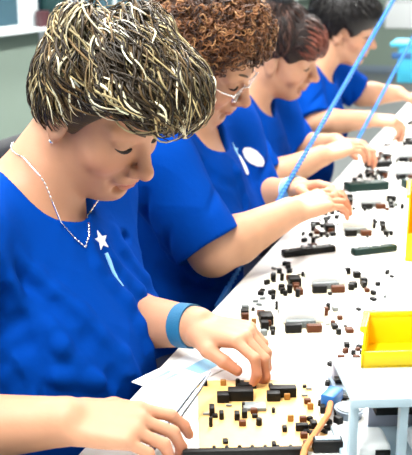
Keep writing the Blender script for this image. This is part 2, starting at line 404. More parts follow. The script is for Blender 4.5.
def woman(sp):
    o = A(*sp['head']); Mh = rot(*sp['ypr']); h = sp['h']
    root = empty('person', (sp['hips'][0], sp['hips'][1], 0), sp['label'], 'person', group='women working along the bench')
    base = A(sp['hips'][0], sp['hips'][1], 0); loc = lambda p: tuple(np.asarray(p) - base)
    hips, nb = A(*sp['hips']), A(*sp['nb']); shR, shL = A(*sp['shR']), A(*sp['shL']); lat = shL - shR; b = sp.get('bulk', 1.)
    # ---- body
    F = Field(); R, P = torso(F, hips, nb, lat, (shR, shL), b, -.006, False)
    for (s, e, w, hd) in ((shR, sp['elR'], sp['wrR'], sp['hR']), (shL, sp['elL'], sp['wrL'], sp['hL'])):
        e, w = A(*e), A(*w); ar = sp.get('arm', 1.)
        F.cone(s, e, .052 * ar, .041 * ar, .02); m = e + (w - e) * .3; F.cone(e, m, .041 * ar, .042 * ar, .012); F.cone(m, w, .042 * ar, .0265 * ar, .012)
        F.ell(w, (.026, .026, .022), None, .012)
    hands = []
    for key, lf in (('R', False), ('L', True)):
        hd = sp['h' + key]; tips = add_hand(F, sp['wr' + key], sp['k' + key], hd['n'], lf, **{q: v for q, v in hd.items() if q != 'n'})
        hands += [tips[q] for q in 'imrpt']; sp['tips' + key] = tips
    F.cone(nb - nrm(nb - hips) * .03, Mh @ A(-.018, 0, -.035) + o, .062 * sp.get('neckf', 1), .057 * sp.get('neckf', 1), .03)
    F.cone(Mh @ A(-.02, 0, -.05) + o, Mh @ A(.035, 0, -.075) + o, .045, .036, .03)
    add_head(F, Mh, o, sp.get('fat', 0.))
    for q in (-.09, .09): F.cone(hips + A(.02, q, -.01), (-.53, hips[1] + q * 1.05, .525), .06, .045, .03)
    V, Q = F.mesh(h); me = np_mesh('body', V - base, Q); set_tint(me, paint_skin(V, Mh, o, hands, sp.get('tone', (.52, .275, .165))))
    sp['bvhbody'] = BVHTree.FromPolygons(V.tolist(), Q.tolist()); link('body', me, M['skin'], root)
    # ---- shirt
    S = Field(); torso(S, hips, nb, lat, (shR, shL), b, .008, True)
    z = nrm(nb - hips)
    for s, e, fr in ((shR, A(*sp['elR']), sp.get('slR', .9)), (shL, A(*sp['elL']), sp.get('slL', .9))):
        u = nrm(e - s); end = s + (e - s) * fr; r1 = sp.get('sleeve', .060)
        S.cone(s - u * .01, end + u * .05, .070, r1, .05, clip=(u, end))
        n1 = np.cross(u, A(0, 0, 1)); n1 = nrm(n1)
        for q in range(sp.get('folds', 5)):                       # creases running round the sleeve
            c = s + (e - s) * (.25 + .6 * q / 5) ; a = q * 2.1
            v = nrm(np.cross(u, n1)) ; d1 = n1 * math.cos(a) + v * math.sin(a); d2 = n1 * math.cos(a + 1.1) + v * math.sin(a + 1.1)
            S.cone(c + d1 * (r1 + .012), c + d2 * (r1 + .012) + u * .05, .004, .003, .014, sub=True)
    if 'belly' in sp: S.ell(sp['belly'][0], sp['belly'][1], R, .05)
    add = []
    for (a, c, r, sg) in sp.get('creases', []):                       # cloth folds laid on the surface
        q = np.linspace(A(*a), A(*c), 7); e = .003
        for _ in range(8):
            d = S.at(q); G = np.stack([S.at(q + A(*(e * (np.arange(3) == i)))) - d for i in range(3)], -1) / e
            q = q - G * (d - (-.35 * r if sg > 0 else .6 * r))[:, None]
        q = q + np.random.default_rng(int(r * 1e5)).normal(0, .004, q.shape); add += [(q[i], q[i + 1], r * (.5 + .5 * math.sin(math.pi * (i + .3) / 6.5)), r * (.5 + .5 * math.sin(math.pi * (i + 1.3) / 6.5)), sg) for i in range(6)]
    for a, c, ra, rb, sg in add: S.cone(a, c, ra, rb, .014, sub=sg < 0)
    nk = nrm(Mh @ A(-.018, 0, -.035) + o - nb); xx = R[:, 0]
    S.cone(nb - z * .012 + xx * sp.get('neckfwd', .022), nb + nk * .13 + xx * .02, sp.get('neckr', .074), .088, .008, sub=True)
    S.ell(hips - z * .22, (.4, .4, .135), R, .01, sub=True)
    V, Q = S.mesh(max(h, .0035)); g = np.random.default_rng(sp['seed'])
    q = V - base; wob = np.zeros(len(V))
    for i in range(7):                                                  # long soft folds
        kx = nrm(g.normal(size=3) * (1, 1, .35)) * g.uniform(18, 36); kw = g.normal(size=3) * 9
        wob += (1 - np.abs(np.sin(q @ kx + g.uniform(0, 6) + 1.3 * np.sin(q @ kw + g.uniform(0, 6))))) ** 3 * g.uniform(.5, 1.) * np.clip(.4 + np.sin(q @ (g.normal(size=3) * 12) + g.uniform(0, 6)), 0, 1) * .0022
    C0 = P((0, 0, .25)); nn = V - C0; nn /= np.linalg.norm(nn, axis=1, keepdims=True)
    V = V + nn * (wob - .0006)[:, None]; sp['bvh'] = BVHTree.FromPolygons(V.tolist(), Q.tolist()); me = np_mesh('shirt', V - base, Q); link('shirt', me, M['shirt'], root)
    # ---- trousers and shoes
    Tr = Field(); Tr.ell(hips - A(0, 0, .015), (.155 * b, .195, .10), None, .03)
    ft = []
    for q in (-.10, .10):
        kn = A(-.52 + sp.get('kx', 0.), hips[1] + q * 1.05, .525); an = A(kn[0] - .05, kn[1], .10)
        Tr.cone(hips + A(0, q, -.02), kn, .092, .068, .03); Tr.cone(kn, an, .068, .055, .02, clip=((0, 0, -1), (0, 0, .085))); ft.append(an)
    V, Q = Tr.mesh(.008); link('trousers', np_mesh('trousers', V - base, Q), M['navy'], root)
    for a in ft:
        Sf = Field(); Sf.ell((a[0] + .055, a[1], .035), (.125, .045, .045), None, .02, clip=((0, 0, -1), (0, 0, 0.))); Sf.cone((a[0], a[1], .04), (a[0], a[1], .095), .045, .042, .03)
        Sf.ell((a[0] + .05, a[1], -.2), (.3, .3, .2), None, .004, sub=True)
        V, Q = Sf.mesh(.006); link('shoe', np_mesh('shoe', V - base, Q), M['shoe'], root)
    # ---- face details
    for s in (-1, 1):
        ey = MB(); ey.ball(loc(Mh @ A(.0748, .032 * s, .0115) + o), .0121, 8).build('eye', M['eye'], root)
        lash = [loc(Mh @ A(.0895 - .55 * (abs(t - .35)) ** 2 * .03 - .006 * t, (.0195 + .026 * t) * s, .0095 - .003 * math.sin(math.pi * t) + .002 * t) + o) for t in np.linspace(0, 1, 7)]
        MB().tube(lash, [.0014, .0026, .0033, .0036, .0034, .0028, .0012], 6).build('eyelash', M['lash'], root)
        br = [loc(Mh @ A(.0945 - .020 * t - .008 * t * t, (.011 + .036 * t) * s, .036 + .006 * math.sin(math.pi * t * .8) ) + o) for t in np.linspace(0, 1, 7)]
        MB().tube(br, [.0016, .0026, .0028, .0026, .0022, .0016, .0008], 6).build('eyebrow', M['brow'], root)
    sp['root'] = root; sp['Mh'] = Mh; sp['o'] = o; sp['base'] = base; sp['R'] = R; sp['P'] = P; sp['field'] = S
    # ---- hair
    HF = Field(); sp['hairf'](HF)
    hair_mesh('hair', Mh, o - base, HF, sp['style'], sp['pal'], root, sp['seed'], sp['locks'], sp.get('hh', .004))
    return sp
def hair_short(F):
    F.ell((-.004, 0, .054), (.095, .083, .096)); F.ell((.074, 0, .104), (.062, .074, .042), axang((0, 1, 0), .30), .03)
    for q in (-1, 1): F.ell((-.008, .051 * q, .034), (.054, .029, .044), None, .02)
    F.ell((-.053, 0, -.010), (.040, .049, .056), None, .03)
    for c, r in (((.03, -.03, .135), .028), ((-.05, -.035, .12), .030), ((.055, -.055, .105), .026), ((-.02, -.07, .085), .026), ((.10, .02, .115), .026), ((-.07, .02, .10), .03), ((.0, .03, .14), .03)): F.ell(c, (r, r, r * .8), None, .02)
    F.ell((.116, 0, -.030), (.108, .150, .118), None, .010, True); F.ell((.060, 0, -.115), (.11, .13, .090), None, .02, True)
def hairline(x): return np.where(x > .010, -.030 + .116 * np.sqrt(np.clip(1 - ((np.minimum(x, .114) - .114) / .106) ** 2, 0, 1)), -.075)
def keep_short(P): return P[:, 2] > hairline(P[:, 0]) + .004
def face_clear(E): return E[:, 2] > hairline(E[:, 0] + .004) - np.where(E[:, 0] > .02, np.where((np.abs(E[:, 1]) > .05) & (E[:, 0] < .06), .018, .002), .020)
def flow_crown(c, fwd=.08, down=.05):
    c = A(*c)
    def f(P, t, cd):
        v = P - c; r = np.linalg.norm(v, axis=1, keepdims=True) + 1e-6; v = v / r
        w = 1 / (1 + np.exp(-(P[:, :1] + .01) / .02)); hz = np.clip((.10 - P[:, 2:3]) / .1, 0, 1)
        return v + fwd * 10 * w * A(1, 0, -.25) + down * 10 * hz * A(0, 0, -1) * (1 - .5 * w) - .5 * hz * (1 - w) * A(1, 0, 0)
    return f
def streak_tone(P, col, g):
    k = np.sin(P[:, 1] * 150 + 5 * np.sin(P[:, 0] * 41)) * .5 + np.sin(P[:, 2] * 170 + P[:, 0] * 80) * .5
    return col * (1 + .55 * k[:, None])
def hair_curly(F):
    F.ell((-.022, 0, .060), (.116, .106, .102)); F.ell((.030, 0, .100), (.055, .078, .044), None, .03)
    for q in (-1, 1): F.ell((-.025, .070 * q, .02), (.070, .040, .066), None, .03)
    F.ell((-.075, 0, -.02), (.055, .080, .075), None, .03)
    F.ell((.112, 0, -.030), (.104, .160, .112), None, .012, True); F.ell((.065, 0, -.12), (.11, .13, .09), None, .02, True)
def keep_curly(P): return P[:, 2] > hairline(P[:, 0] - .01) - .004
def flow_curl(P, t, cd):
    a = t * 9.; k = np.cross(cd, P - A(-.01, 0, .04)); k /= np.linalg.norm(k, axis=1, keepdims=True) + 1e-6
    n = P - A(-.01, 0, .04); n /= np.linalg.norm(n, axis=1, keepdims=True)
    return k * np.cos(a) + np.cross(n, k) * np.sin(a)
def hair_up(F):
    F.ell((-.018, 0, .050), (.106, .084, .094)); F.ell((.055, 0, .078), (.058, .062, .040), axang((0, 1, 0), .5), .025)
    F.ell((-.060, .0, .128), (.045, .050, .034), None, .012); F.ell((-.07, 0, .0), (.044, .060, .05), None, .03)
    F.ell((.118, 0, -.05), (.082, .120, .090), None, .011, -1); F.ell((.045, 0, -.115), (.11, .12, .085), None, .02, True)
    for q in (-1, 1): F.ell((.012, .085 * q, -.005), (.030, .030, .045), None, .011, -1)
def flow_up(P, t, cd):
    back = A(-.055, 0, .14) - P; fr = A(.13, 0, .02) - P
    w = 1 / (1 + np.exp(-(P[:, :1] - .035) / .008)); return back * (1 - w) + fr * w
def hair_crop(F):
    F.ell((-.020, 0, .055), (.112, .092, .100)); F.ell((.05, 0, .085), (.068, .070, .042), axang((0, 1, 0), .3), .03)
    F.ell((-.072, 0, .0), (.052, .068, .07), None, .03)
    F.ell((.118, 0, -.042), (.083, .120, .090), None, .011, -1); F.ell((.055, 0, -.115), (.11, .12, .08), None, .02, True)
    for q in (-1, 1): F.ell((.012, .085 * q, -.005), (.028, .030, .040), None, .011, -1)

W = []
W.append(woman(dict(label='woman with short blonde-streaked hair and silver chain, nearest worker at the bench', seed=11, h=.0027, tone=(.47, .235, .14),
    head=(-.584, 1.232, 1.160), ypr=(-14, 34, 9), fat=.004, neckf=1.08, arm=1.08, bulk=1.12,
    hips=(-.79, 1.17, .57), nb=(-.685, 1.195, 1.052), shR=(-.705, 1.005, .995), shL=(-.67, 1.37, 1.005),
    elR=(-.695, .850, .812), wrR=(-.472, .882, .850), kR=(-.394, .900, .849), hR=dict(n=(.15, .35, -.9), curl=(.42, .75, .5), idx=(.28, .6, .35), tc=(.8, .35, .45)),
    elL=(-.595, 1.262, .825), wrL=(-.420, 1.198, .857), kL=(-.342, 1.176, .862), hL=dict(n=(-.25, .1, -.95), curl=(.66, .80, .55), idx=(.52, .92, .55), tc=(.88, -.02, .42)),
    hairf=hair_short, style=dict(keep=keep_short, end=face_clear, flow=flow_crown((-.085, .03, .115), .11, .10), len=.105, w=.0016, wave=.62, wfreq=5.5, jit=.16, cohwave=True, lift=.010, liftvar=.9, free=.4, fall=(0, 0, -.12), steps=12, p=[.46, .27, .18, .09], coh=.82, under=(.05, .034, .017), tone=streak_tone),
    pal=[(.020, .012, .005), (.10, .06, .022), (.34, .27, .135), (.76, .69, .48)], locks=7500,
    belly=((-.660, 1.155, .775), (.175, .175, .17)),
    creases=[((-.62, 1.00, 1.0), (-.55, 1.08, .80), .010, 1), ((-.60, 1.04, 1.0), (-.53, 1.14, .78), .009, 1), ((-.68, .98, 1.04), (-.60, 1.0, .80), .015, 1), ((-.66, 1.02, 1.04), (-.575, 1.03, .76), .013, 1), ((-.55, 1.17, .99), (-.50, 1.19, .78), .011, 1),
        ((-.55, 1.22, .98), (-.51, 1.24, .78), .011, 1), ((-.55, 1.27, .98), (-.51, 1.29, .80), .011, 1), ((-.60, 1.02, .84), (-.52, 1.12, .80), .010, 1), ((-.60, 1.03, .78), (-.52, 1.12, .74), .010, 1), ((-.64, .99, 1.02), (-.57, 1.02, .80), .012, -1), ((-.58, 1.06, .92), (-.52, 1.12, .74), .012, -1)])))
W.append(woman(dict(label='woman with frizzy auburn hair and glasses, second worker along the bench', seed=23, h=.0032,
    head=(-.613, 1.803, 1.182), ypr=(3.5, 33, 20), fat=.005, arm=1.1, bulk=1.22,
    hips=(-.78, 1.77, .57), nb=(-.655, 1.795, 1.052), shR=(-.645, 1.600, 1.01), shL=(-.625, 1.990, 1.01),
    elR=(-.520, 1.575, .852), wrR=(-.404, 1.702, .908), kR=(-.350, 1.762, .922), hR=dict(n=(.1, .5, -.85), curl=(.26, .5, .35), idx=(.18, .45, .3), tc=(.75, .45, .35)),
    elL=(-.545, 1.965, .855), wrL=(-.432, 1.897, .905), kL=(-.372, 1.862, .922), hL=dict(n=(-.1, -.4, -.9), curl=(.35, .6, .4), idx=(.25, .5, .4), tc=(.8, .0, .4)),
    slR=.93, slL=1.06, sleeve=.068, neckr=.08,
    hairf=hair_curly, style=dict(keep=keep_curly, end=face_clear, flow=flow_curl, len=.060, w=.0016, wave=.9, wfreq=11., jit=.5, lift=.014, free=.7, steps=13, p=[.3, .35, .25, .1], under=(.05, .02, .008)),
    pal=[(.030, .011, .005), (.10, .036, .012), (.20, .08, .028), (.34, .17, .07)], locks=4500, hh=.005,
    creases=[((-.62, 1.60, .98), (-.53, 1.68, .86), .011, 1), ((-.64, 1.62, 1.03), (-.55, 1.75, .93), .011, -1), ((-.60, 1.56, .90), (-.56, 1.70, .74), .011, 1), ((-.57, 1.78, .97), (-.53, 1.80, .82), .009, 1)])))
W.append(woman(dict(label='woman with dark pinned-up hair and reddish fringe, third worker along the bench', seed=37, h=.0038,
    head=(-.628, 2.485, 1.140), ypr=(6, 22, 21), fat=.006, arm=1.05, bulk=1.1,
    hips=(-.86, 2.43, .56), nb=(-.715, 2.45, 1.03), shR=(-.715, 2.265, .985), shL=(-.70, 2.635, .985),
    elR=(-.600, 2.245, .835), wrR=(-.478, 2.349, .894), kR=(-.420, 2.402, .913), hR=dict(n=(.15, .4, -.9), curl=(.35, .6, .4), tc=(.75, .4, .4)),
    elL=(-.60, 2.64, .85), wrL=(-.490, 2.600, .885), kL=(-.415, 2.580, .890), hL=dict(n=(-.1, -.2, -.95), curl=(.5, .7, .4), tc=(.8, 0, .5)),
    hairf=hair_up, style=dict(keep=lambda P: keep_short(P) & (P[:, 2] > -.03), flow=flow_up, len=.07, w=.0026, wave=.3, jit=.15, lift=.005, free=.5, steps=9, p=[.5, .35, .15], under=(.014, .008, .007),
        tone=lambda P, c, g: np.where(P[:, :1] > .045, c * 1.3 + A(.10, .022, .012), c)),
    pal=[(.014, .008, .007), (.035, .016, .012), (.07, .03, .02)], locks=1300, hh=.005)))
W.append(woman(dict(label='woman with short black hair, farthest worker along the bench', seed=41, h=.0045,
    head=(-.597, 3.260, 1.163), ypr=(2, 16, 14), arm=1.05, bulk=1.05,
    hips=(-.84, 3.17, .56), nb=(-.69, 3.20, 1.04), shR=(-.70, 3.02, .99), shL=(-.67, 3.385, .995),
    elR=(-.625, 2.950, .880), wrR=(-.462, 3.015, .893), kR=(-.385, 3.035, .888), hR=dict(n=(.15, .3, -.9), curl=(.6, .8, .4), tc=(.75, .4, .5)),
    elL=(-.555, 3.43, .92), wrL=(-.425, 3.455, .925), kL=(-.352, 3.462, .908), hL=dict(n=(.1, -.2, -.95), curl=(.5, .7, .4), tc=(.8, 0, .5)),
    hairf=hair_crop, style=dict(keep=keep_short, flow=flow_crown((-.05, 0, .14), .05, .12), end=face_clear, len=.07, w=.003, wave=.3, jit=.2, lift=.006, free=.4, steps=9, p=[.6, .3, .1], under=(.006, .005, .005)),
    pal=[(.004, .003, .003), (.008, .007, .007), (.015, .013, .012)], locks=1100, hh=.005)))

# ------------------------------------------------------------------ room
X0, X1, Y0, Y1, ZC = -2.6, 3.2, -2.2, 13., 2.9
def slab(name, c, d, m):
    o = MB().box(c, d).build(name, m, smooth=False); o['kind'] = 'structure'; return o
slab('floor', ((X0 + X1) / 2, (Y0 + Y1) / 2, -.05), (X1 - X0 + .4, Y1 - Y0 + .4, .1), M['floor'])
slab('ceiling', ((X0 + X1) / 2, (Y0 + Y1) / 2, ZC + .05), (X1 - X0 + .4, Y1 - Y0 + .4, .1), M['ceil'])
slab('wall_back', ((X0 + X1) / 2, Y1 + .05, ZC / 2), (X1 - X0 + .2, .1, ZC), M['wall'])
slab('wall_front', ((X0 + X1) / 2, Y0 - .05, ZC / 2), (X1 - X0 + .2, .1, ZC), M['upper'])
slab('wall_right', (X1 + .05, (Y0 + Y1) / 2, ZC / 2), (.1, Y1 - Y0, ZC), M['upper'])
SILL, HEAD = 1.06, 2.3
def wallpiece(mb, y0, y1, z0, z1): mb.box((X0 - .05, (y0 + y1) / 2, (z0 + z1) / 2), (.1, y1 - y0, z1 - z0))
wl = MB(); wallpiece(wl, Y0, Y1, 0, SILL); o = wl.build('wall_left', M['wall'], smooth=False); o['kind'] = 'structure'
wl = MB(); wallpiece(wl, Y0, Y1, HEAD, ZC)
bays = [(2.2, 4.56), (4.72, 6.9), (7.1, 9.2), (9.4, 12.2)]
edges = [Y0] + [q for b in bays for q in b] + [Y1]
for i in range(0, len(edges), 2): wallpiece(wl, edges[i], edges[i + 1], SILL, HEAD)
o = wl.build('wall_upper', M['frame'], smooth=False); o['kind'] = 'structure'
for i, (a, b) in enumerate(bays):
    w = MB()
    for y in (a + .01, b - .01): w.box((X0 - .012, y, (SILL + HEAD) / 2), (.026, .02, HEAD - SILL), .005)
    for z in (SILL + .008, HEAD - .008): w.box((X0 - .012, (a + b) / 2, z), (.026, b - a, .016), .005)
    n = max(1, round((b - a) / .9))
    for k in range(1, n): w.box((X0 - .012, a + (b - a) * k / n, (SILL + HEAD) / 2), (.024, .035, HEAD - SILL), .005)
    f = w.build('window_%d' % (i + 1), M['frame']); f['kind'] = 'structure'
    MB().box((X0 - .016, (a + b) / 2, (SILL + HEAD) / 2), (.008, b - a - .04, HEAD - SILL - .04)).build('pane', M['glass'], f)
s = MB().box((X0 + .04, (Y0 + Y1) / 2, SILL - .010), (.11, Y1 - Y0 - .02, .018), .004).build('trim_1', M['frame']); s['kind'] = 'structure'
b_ = MB().box((X0 + .01, (Y0 + Y1) / 2, .05), (.02, Y1 - Y0, .1), .004).build('baseboard_left', M['bluegrey']); b_['kind'] = 'structure'
b_ = MB().box(((X0 + X1) / 2, Y1 - .01, .05), (X1 - X0 - .05, .02, .1), .004).build('baseboard_back', M['bluegrey']); b_['kind'] = 'structure'

# things on the sill and walls
for y, w, h, m, l in ((4.80, .05, .34, 'dgreen', 'dark green ring binder on the window sill beside the white pillar'), (4.86, .05, .34, 'black', 'black ring binder on the window sill'),
                      (4.92, .055, .34, 'frame', 'white ring binder on the window sill'), (4.99, .05, .35, 'dblue', 'blue ring binder on the window sill')):
    t = empty('ring_binder', (X0 + .06, y, SILL - .002), l, 'binder', group='binders on the window sill')
    MB().box((0, 0, h / 2), (.11, w, h), .004).build('cover', M[m], t); MB().box((.0, 0, h / 2 + .001), (.1, w * .8, h * .96), .002).build('pages', M['paper'], t)
    MB().cyl((.0555, 0, .06), (.058, 0, .06), .012).build('finger_ring', M['steel'], t)
cu = empty('mug', (X0 + .05, 4.70, SILL - .002), 'dark red mug on the window sill at the white pillar', 'mug')
MB().cyl((0, 0, 0), (0, 0, .09), .036, .040, 20).build('cup', M['red'], cu)
MB().tube([(.038 * 1 + .02 * math.sin(t), 0, .045 + .028 * math.cos(t)) for t in np.linspace(0, math.pi, 9)], .005).build('handle', M['red'], cu)
tag(MB().box((X0 + .004, 4.82, .965), (.006, .17, .14), .001).build('notice', M['paper']), 'small white notice sheet on the green wall under the window sill', 'notice')
nt_ = empty('notice_board', (-1.62, Y1 - .012, .80), 'pale blue-white notice sheet on the green back wall', 'notice')
MB().box((0, 0, 0), (.40, .02, .38), .003).build('sheet', M['paper'], nt_); MB().box((0, -.012, .165), (.40, .006, .02), .001).build('top_strip', M['steel'], nt_)

# ------------------------------------------------------------------ workbench
BZ, BX0, BX1, BY0, BY1 = .80, -.468, .62, .40, 7.2
wb = empty('workbench', (0, BY0, 0), 'long white assembly bench running past all four women', 'bench')
MB().box(((BX0 + BX1) / 2, (BY1 - BY0) / 2, BZ - .018), (BX1 - BX0, BY1 - BY0, .036), .006).build('bench_top', M['white'], wb)
MB().box((BX0 + .10, (BY1 - BY0) / 2, BZ - .075), (.03, BY1 - BY0 - .3, .07), .004).build('apron', M['steel'], wb)
MB().box((BX1 - .10, (BY1 - BY0) / 2, BZ - .075), (.03, BY1 - BY0 - .3, .07), .004).build('apron', M['steel'], wb)
for x in (-.10, BX1 - .10):
    for y in (.25, 2.3, 4.4, 6.5):
        MB().box((x, y, BZ / 2 - .03), (.05, .05, BZ - .06), .004).build('leg', M['steel'], wb)

# ------------------------------------------------------------------ circuit boards and what lies on the bench
def on(c, yaw): return Matrix.Translation(c) @ Matrix.Rotation(yaw, 4, 'Z')
YAW = math.radians(24)
def part(root, name, m, boxes, bev=.0008):
    mb = MB()
    for (x, y, z, a, b, c) in boxes: mb.box((x, y, z + c / 2), (a, b, c), bev, 1)
    return mb.build(name, m, root)
def can(root, name, x, y, z, r, h, m):
    mb = MB().cyl((x, y, z), (x, y, z + h), r, n=12); mb.cyl((x, y, z + h), (x, y, z + h + .0008), r * .86, n=12); return mb.build(name, m, root)
def pins(x, y, z, n, pitch, along='x'):
    return [(x + (pitch * i if along == 'x' else 0), y + (pitch * i if along == 'y' else 0), z, .003, .003, .005) for i in range(n)]
def board(loc, yaw, label, w, l, sub, rich, seed, white=True):
    g = random.Random(seed); t = empty('circuit_board', loc, label, 'circuit board', yaw, 'circuit boards along the bench')
    mb = MB().box((0, 0, .0012), (w, l, .0024), .0006, 1)
    mb.build('substrate', M[sub], t); z = .0024
    used = []
    def free(x, y, a, b):
        for (u, v, c, d) in used:
            if abs(x - u) < (a + c) / 2 + .001 and abs(y - v) < (b + d) / 2 + .001: return False
        used.append((x, y, a, b)); return True
    if white:
        used.append((.012, .01, .074, .044)); mb = MB().box((.012, .012, z + .013), (.070, .042, .026), .004); mb.build('transformer', M['whitep'], t)
        mb = MB().box((.012, .012, z + .0262), (.05, .026, .0012), .0004); mb.build('label', M['paper'], t)
        used.append((0, -.022, .06, .02)); mb = MB().box((.004, -.0215, z + .006), (.048, .013, .012), .001)
        for i in range(7): mb.box((-.016 + i * .0066, -.0290, z + .005), (.003, .004, .008), .0004, 1)
        mb.build('terminal_strip', M['grey'], t)
        used.append((.01, .040, .066, .007)); MB().box((.008, .0405, z + .004), (.062, .005, .008), .0006).build('connector', M['grey'], t)
        used.append((-.012, -.043, .03, .014)); MB().box((-.012, -.043, z + .007), (.026, .012, .014), .001).build('relay', M['comp'], t)
        used.append((.022, -.043, .03, .014)); MB().box((.022, -.044, z + .006), (.024, .011, .012), .001).build('relay', M['brown'], t)
        used.append((-.048, .0, .03, .034)); MB().box((-.049, .002, z + .008), (.022, .026, .016), .0015).build('choke', M['comp'], t)
        MB().box((-.049, -.0145, z + .005), (.012, .006, .010), .001).build('choke_clip', M['brown'], t)
    if white:
        for (cx, cy, n, sx, sy) in ((-.068, .034, 12, .022, .030), (-.064, -.036, 14, .026, .026), (.064, -.030, 8, .022, .028), (.064, .040, 5, .018, .020)):
            for q_ in range(n):
                x, y = cx + g.uniform(-sx, sx) * .8, cy + g.uniform(-sy, sy) * .8; a_, b2, h_ = g.uniform(.007, .014), g.uniform(.007, .014), g.uniform(.006, .015)
                if abs(x) > w / 2 - a_ / 2 or abs(y) > l / 2 - b2 / 2 or not free(x, y, a_, b2): continue
                mm = g.choice(['comp', 'comp', 'comp', 'comp', 'comp', 'brown', 'grey']); nm = {'comp': 'relay', 'brown': 'coil', 'grey': 'filter'}[mm]
                if g.random() < .35: can(t, 'capacitor', x, y, z, min(a_, b2) / 2, h_, M[mm])
                else: part(t, nm, M[mm], [(x, y, z, a_, b2, h_)])
    W_, L_ = w / 2 - .006, l / 2 - .006; k = 0; tries = 0
    while k < rich and tries < rich * 12:
        tries += 1; x, y = g.uniform(-W_, W_), g.uniform(-L_, L_); q = g.random()
        if q < .40:
            a, b, h = g.uniform(.004, .008), g.uniform(.005, .010), g.uniform(.003, .007)
            if free(x, y, a, b): part(t, 'chip', M['comp'], [(x, y, z, a, b, h)]); k += 1
        elif q < .62:
            r = g.uniform(.0025, .0045)
            if free(x, y, 2 * r, 2 * r): can(t, 'capacitor', x, y, z, r, g.uniform(.008, .014), M['comp']); k += 1
        elif q < .72:
            if free(x, y, .008, .006): part(t, 'film_capacitor', M['ochre'], [(x, y, z, .008, .004, .009)]); k += 1
        elif q < .82:
            if free(x, y, .009, .007): part(t, 'coil', M['brown'], [(x, y, z, .009, .007, .007)]); k += 1
        else:
            if free(x, y, .008, .004):
                MB().cyl((x - .004, y, z + .002), (x + .004, y, z + .002), .0016, n=8).build('resistor', M['grey'], t); k += 1
    return t

# the board the nearest woman works on: tan, long, with a dark front rail
NB = math.radians(20)
nb_ = board((-.288, 1.068, BZ), NB, 'tan circuit board under the hands of the nearest woman', .160, .200, 'tan', 34, 5, white=False)
for x, y, a, b, h, m, n in ((-.022, .040, .034, .016, .015, 'comp', 'relay'), (-.046, .034, .016, .014, .012, 'comp', 'relay'), (.036, .048, .036, .013, .014, 'comp', 'relay'), (.022, .036, .018, .012, .012, 'comp', 'relay'),
                         (-.005, .012, .030, .020, .005, 'grey', 'heat_sink'), (-.062, -.004, .007, .014, .012, 'comp', 'chip'), (-.050, -.016, .006, .010, .010, 'comp', 'chip'), (-.030, -.018, .007, .011, .010, 'comp', 'chip'),
                         (-.020, -.012, .007, .011, .010, 'comp', 'chip'), (.050, -.050, .016, .008, .009, 'comp', 'chip'), (.066, -.044, .008, .010, .009, 'comp', 'chip'), (.062, -.068, .010, .008, .008, 'comp', 'chip'), (.028, -.052, .006, .008, .007, 'comp', 'chip')):
    MB().box((x, y, .0024 + h / 2), (a, b, h), .001).build(n, M[m], nb_)
mb = MB()
for i in range(9): mb.cyl((-.062 + i * .0155, -.0935, .0024), (-.062 + i * .0155, -.0935, .0054), .0022, n=8)
mb.build('edge_contacts', M['comp'], nb_)
tag(MB().box((0, 0, .006), (.150, .010, .012), .002).build('carrier_rail', M['comp']), 'black rail along the front edge of the tan board', 'rail').matrix_world = on((-.2735, .954, BZ), math.radians(21.3))

names = [
 ((-.318, 1.400, BZ), 'white-block circuit board just past the nearest woman\'s bent left hand', 'cream', 22),
 ((-.318, 1.600, BZ), 'white-block circuit board second past the nearest woman, before the dark rail', 'cream', 20),
 ((-.330, 1.985, BZ), 'white-block circuit board just past the first long dark rail', 'pale', 30),
 ((-.335, 2.235, BZ), 'white-block circuit board short of the wide dark green rail by the second woman', 'pale', 28),
 ((-.300, 2.600, BZ), 'white-block circuit board just past the wide dark green rail', 'pale', 28),
 ((-.325, 2.850, BZ), 'white-block circuit board in front of the third woman\'s left hand', 'pale', 24),
 ((-.295, 3.160, BZ), 'white-block circuit board before the fourth woman\'s right hand', 'pale', 12),
 ((-.300, 3.520, BZ), 'white-block circuit board before the fourth woman\'s left hand', 'pale', 12),
]
for i, (p, l, sb, rich) in enumerate(names): board(p, YAW, l, .182, .140, sb, rich // 2, 100 + i)
right = [((-.150, 2.130, BZ), 'pale board beside the yellow bins, level with the second woman', 24), ((-.135, 2.335, BZ), 'pale board on the far side of the bench, just short of the dark green rails', 22), ((-.100, 2.590, BZ), 'pale board on the far side of the bench, level with the third woman', 20),
         ((-.150, 2.860, BZ), 'pale board on the far side of the bench, past the third woman', 18), ((-.160, 3.350, BZ), 'pale board on the far side of the bench, level with the fourth woman', 10)]
for i, (p, l, rich) in enumerate(right): board(p, YAW, l, .125, .125, 'pale', rich, 200 + i)

def rail(a, b, w, h, m, label):
    a, b = Vector(a), Vector(b); d = b - a; t = empty('carrier_rail', tuple((a + b) / 2), label, 'rail', math.atan2(d.y, d.x), 'rails between the boards')
    L = d.length; MB().box((0, 0, h / 2), (L, w, h), .003).build('bar', M[m], t)
    mb = MB()
    for k in (-.42, -.1, .1, .42): mb.cyl((L * k, 0, h), (L * k, 0, h + .0025), .004, n=10)
    mb.build('screws', M['steel'], t); return t
rail((-.428, 1.750, BZ), (-.338, 1.826, BZ), .020, .014, 'comp', 'first black rail across the bench past the nearest woman')
rail((-.296, 1.808, BZ), (-.218, 1.872, BZ), .020, .014, 'greenbar', 'dark green rail in line with the first black rail')
rail((-.412, 2.372, BZ), (-.318, 2.440, BZ), .040, .022, 'greenbar', 'wide dark green rail just past the second woman\'s hands')
rail((-.272, 2.455, BZ), (-.195, 2.512, BZ), .040, .022, 'greenbar', 'dark green rail farther across the bench past the second woman\'s hands')
rail((-.415, 2.690, BZ), (-.345, 2.735, BZ), .026, .018, 'comp', 'short black rail by the third woman\'s hands')
rail((-.262, 2.735, BZ), (-.205, 2.772, BZ), .022, .018, 'comp', 'short black rail in the middle of the bench past the third woman\'s hands')
rail((-.270, 3.010, BZ), (-.170, 3.080, BZ), .05, .022, 'greenbar', 'dark green rail across the bench past the third woman')
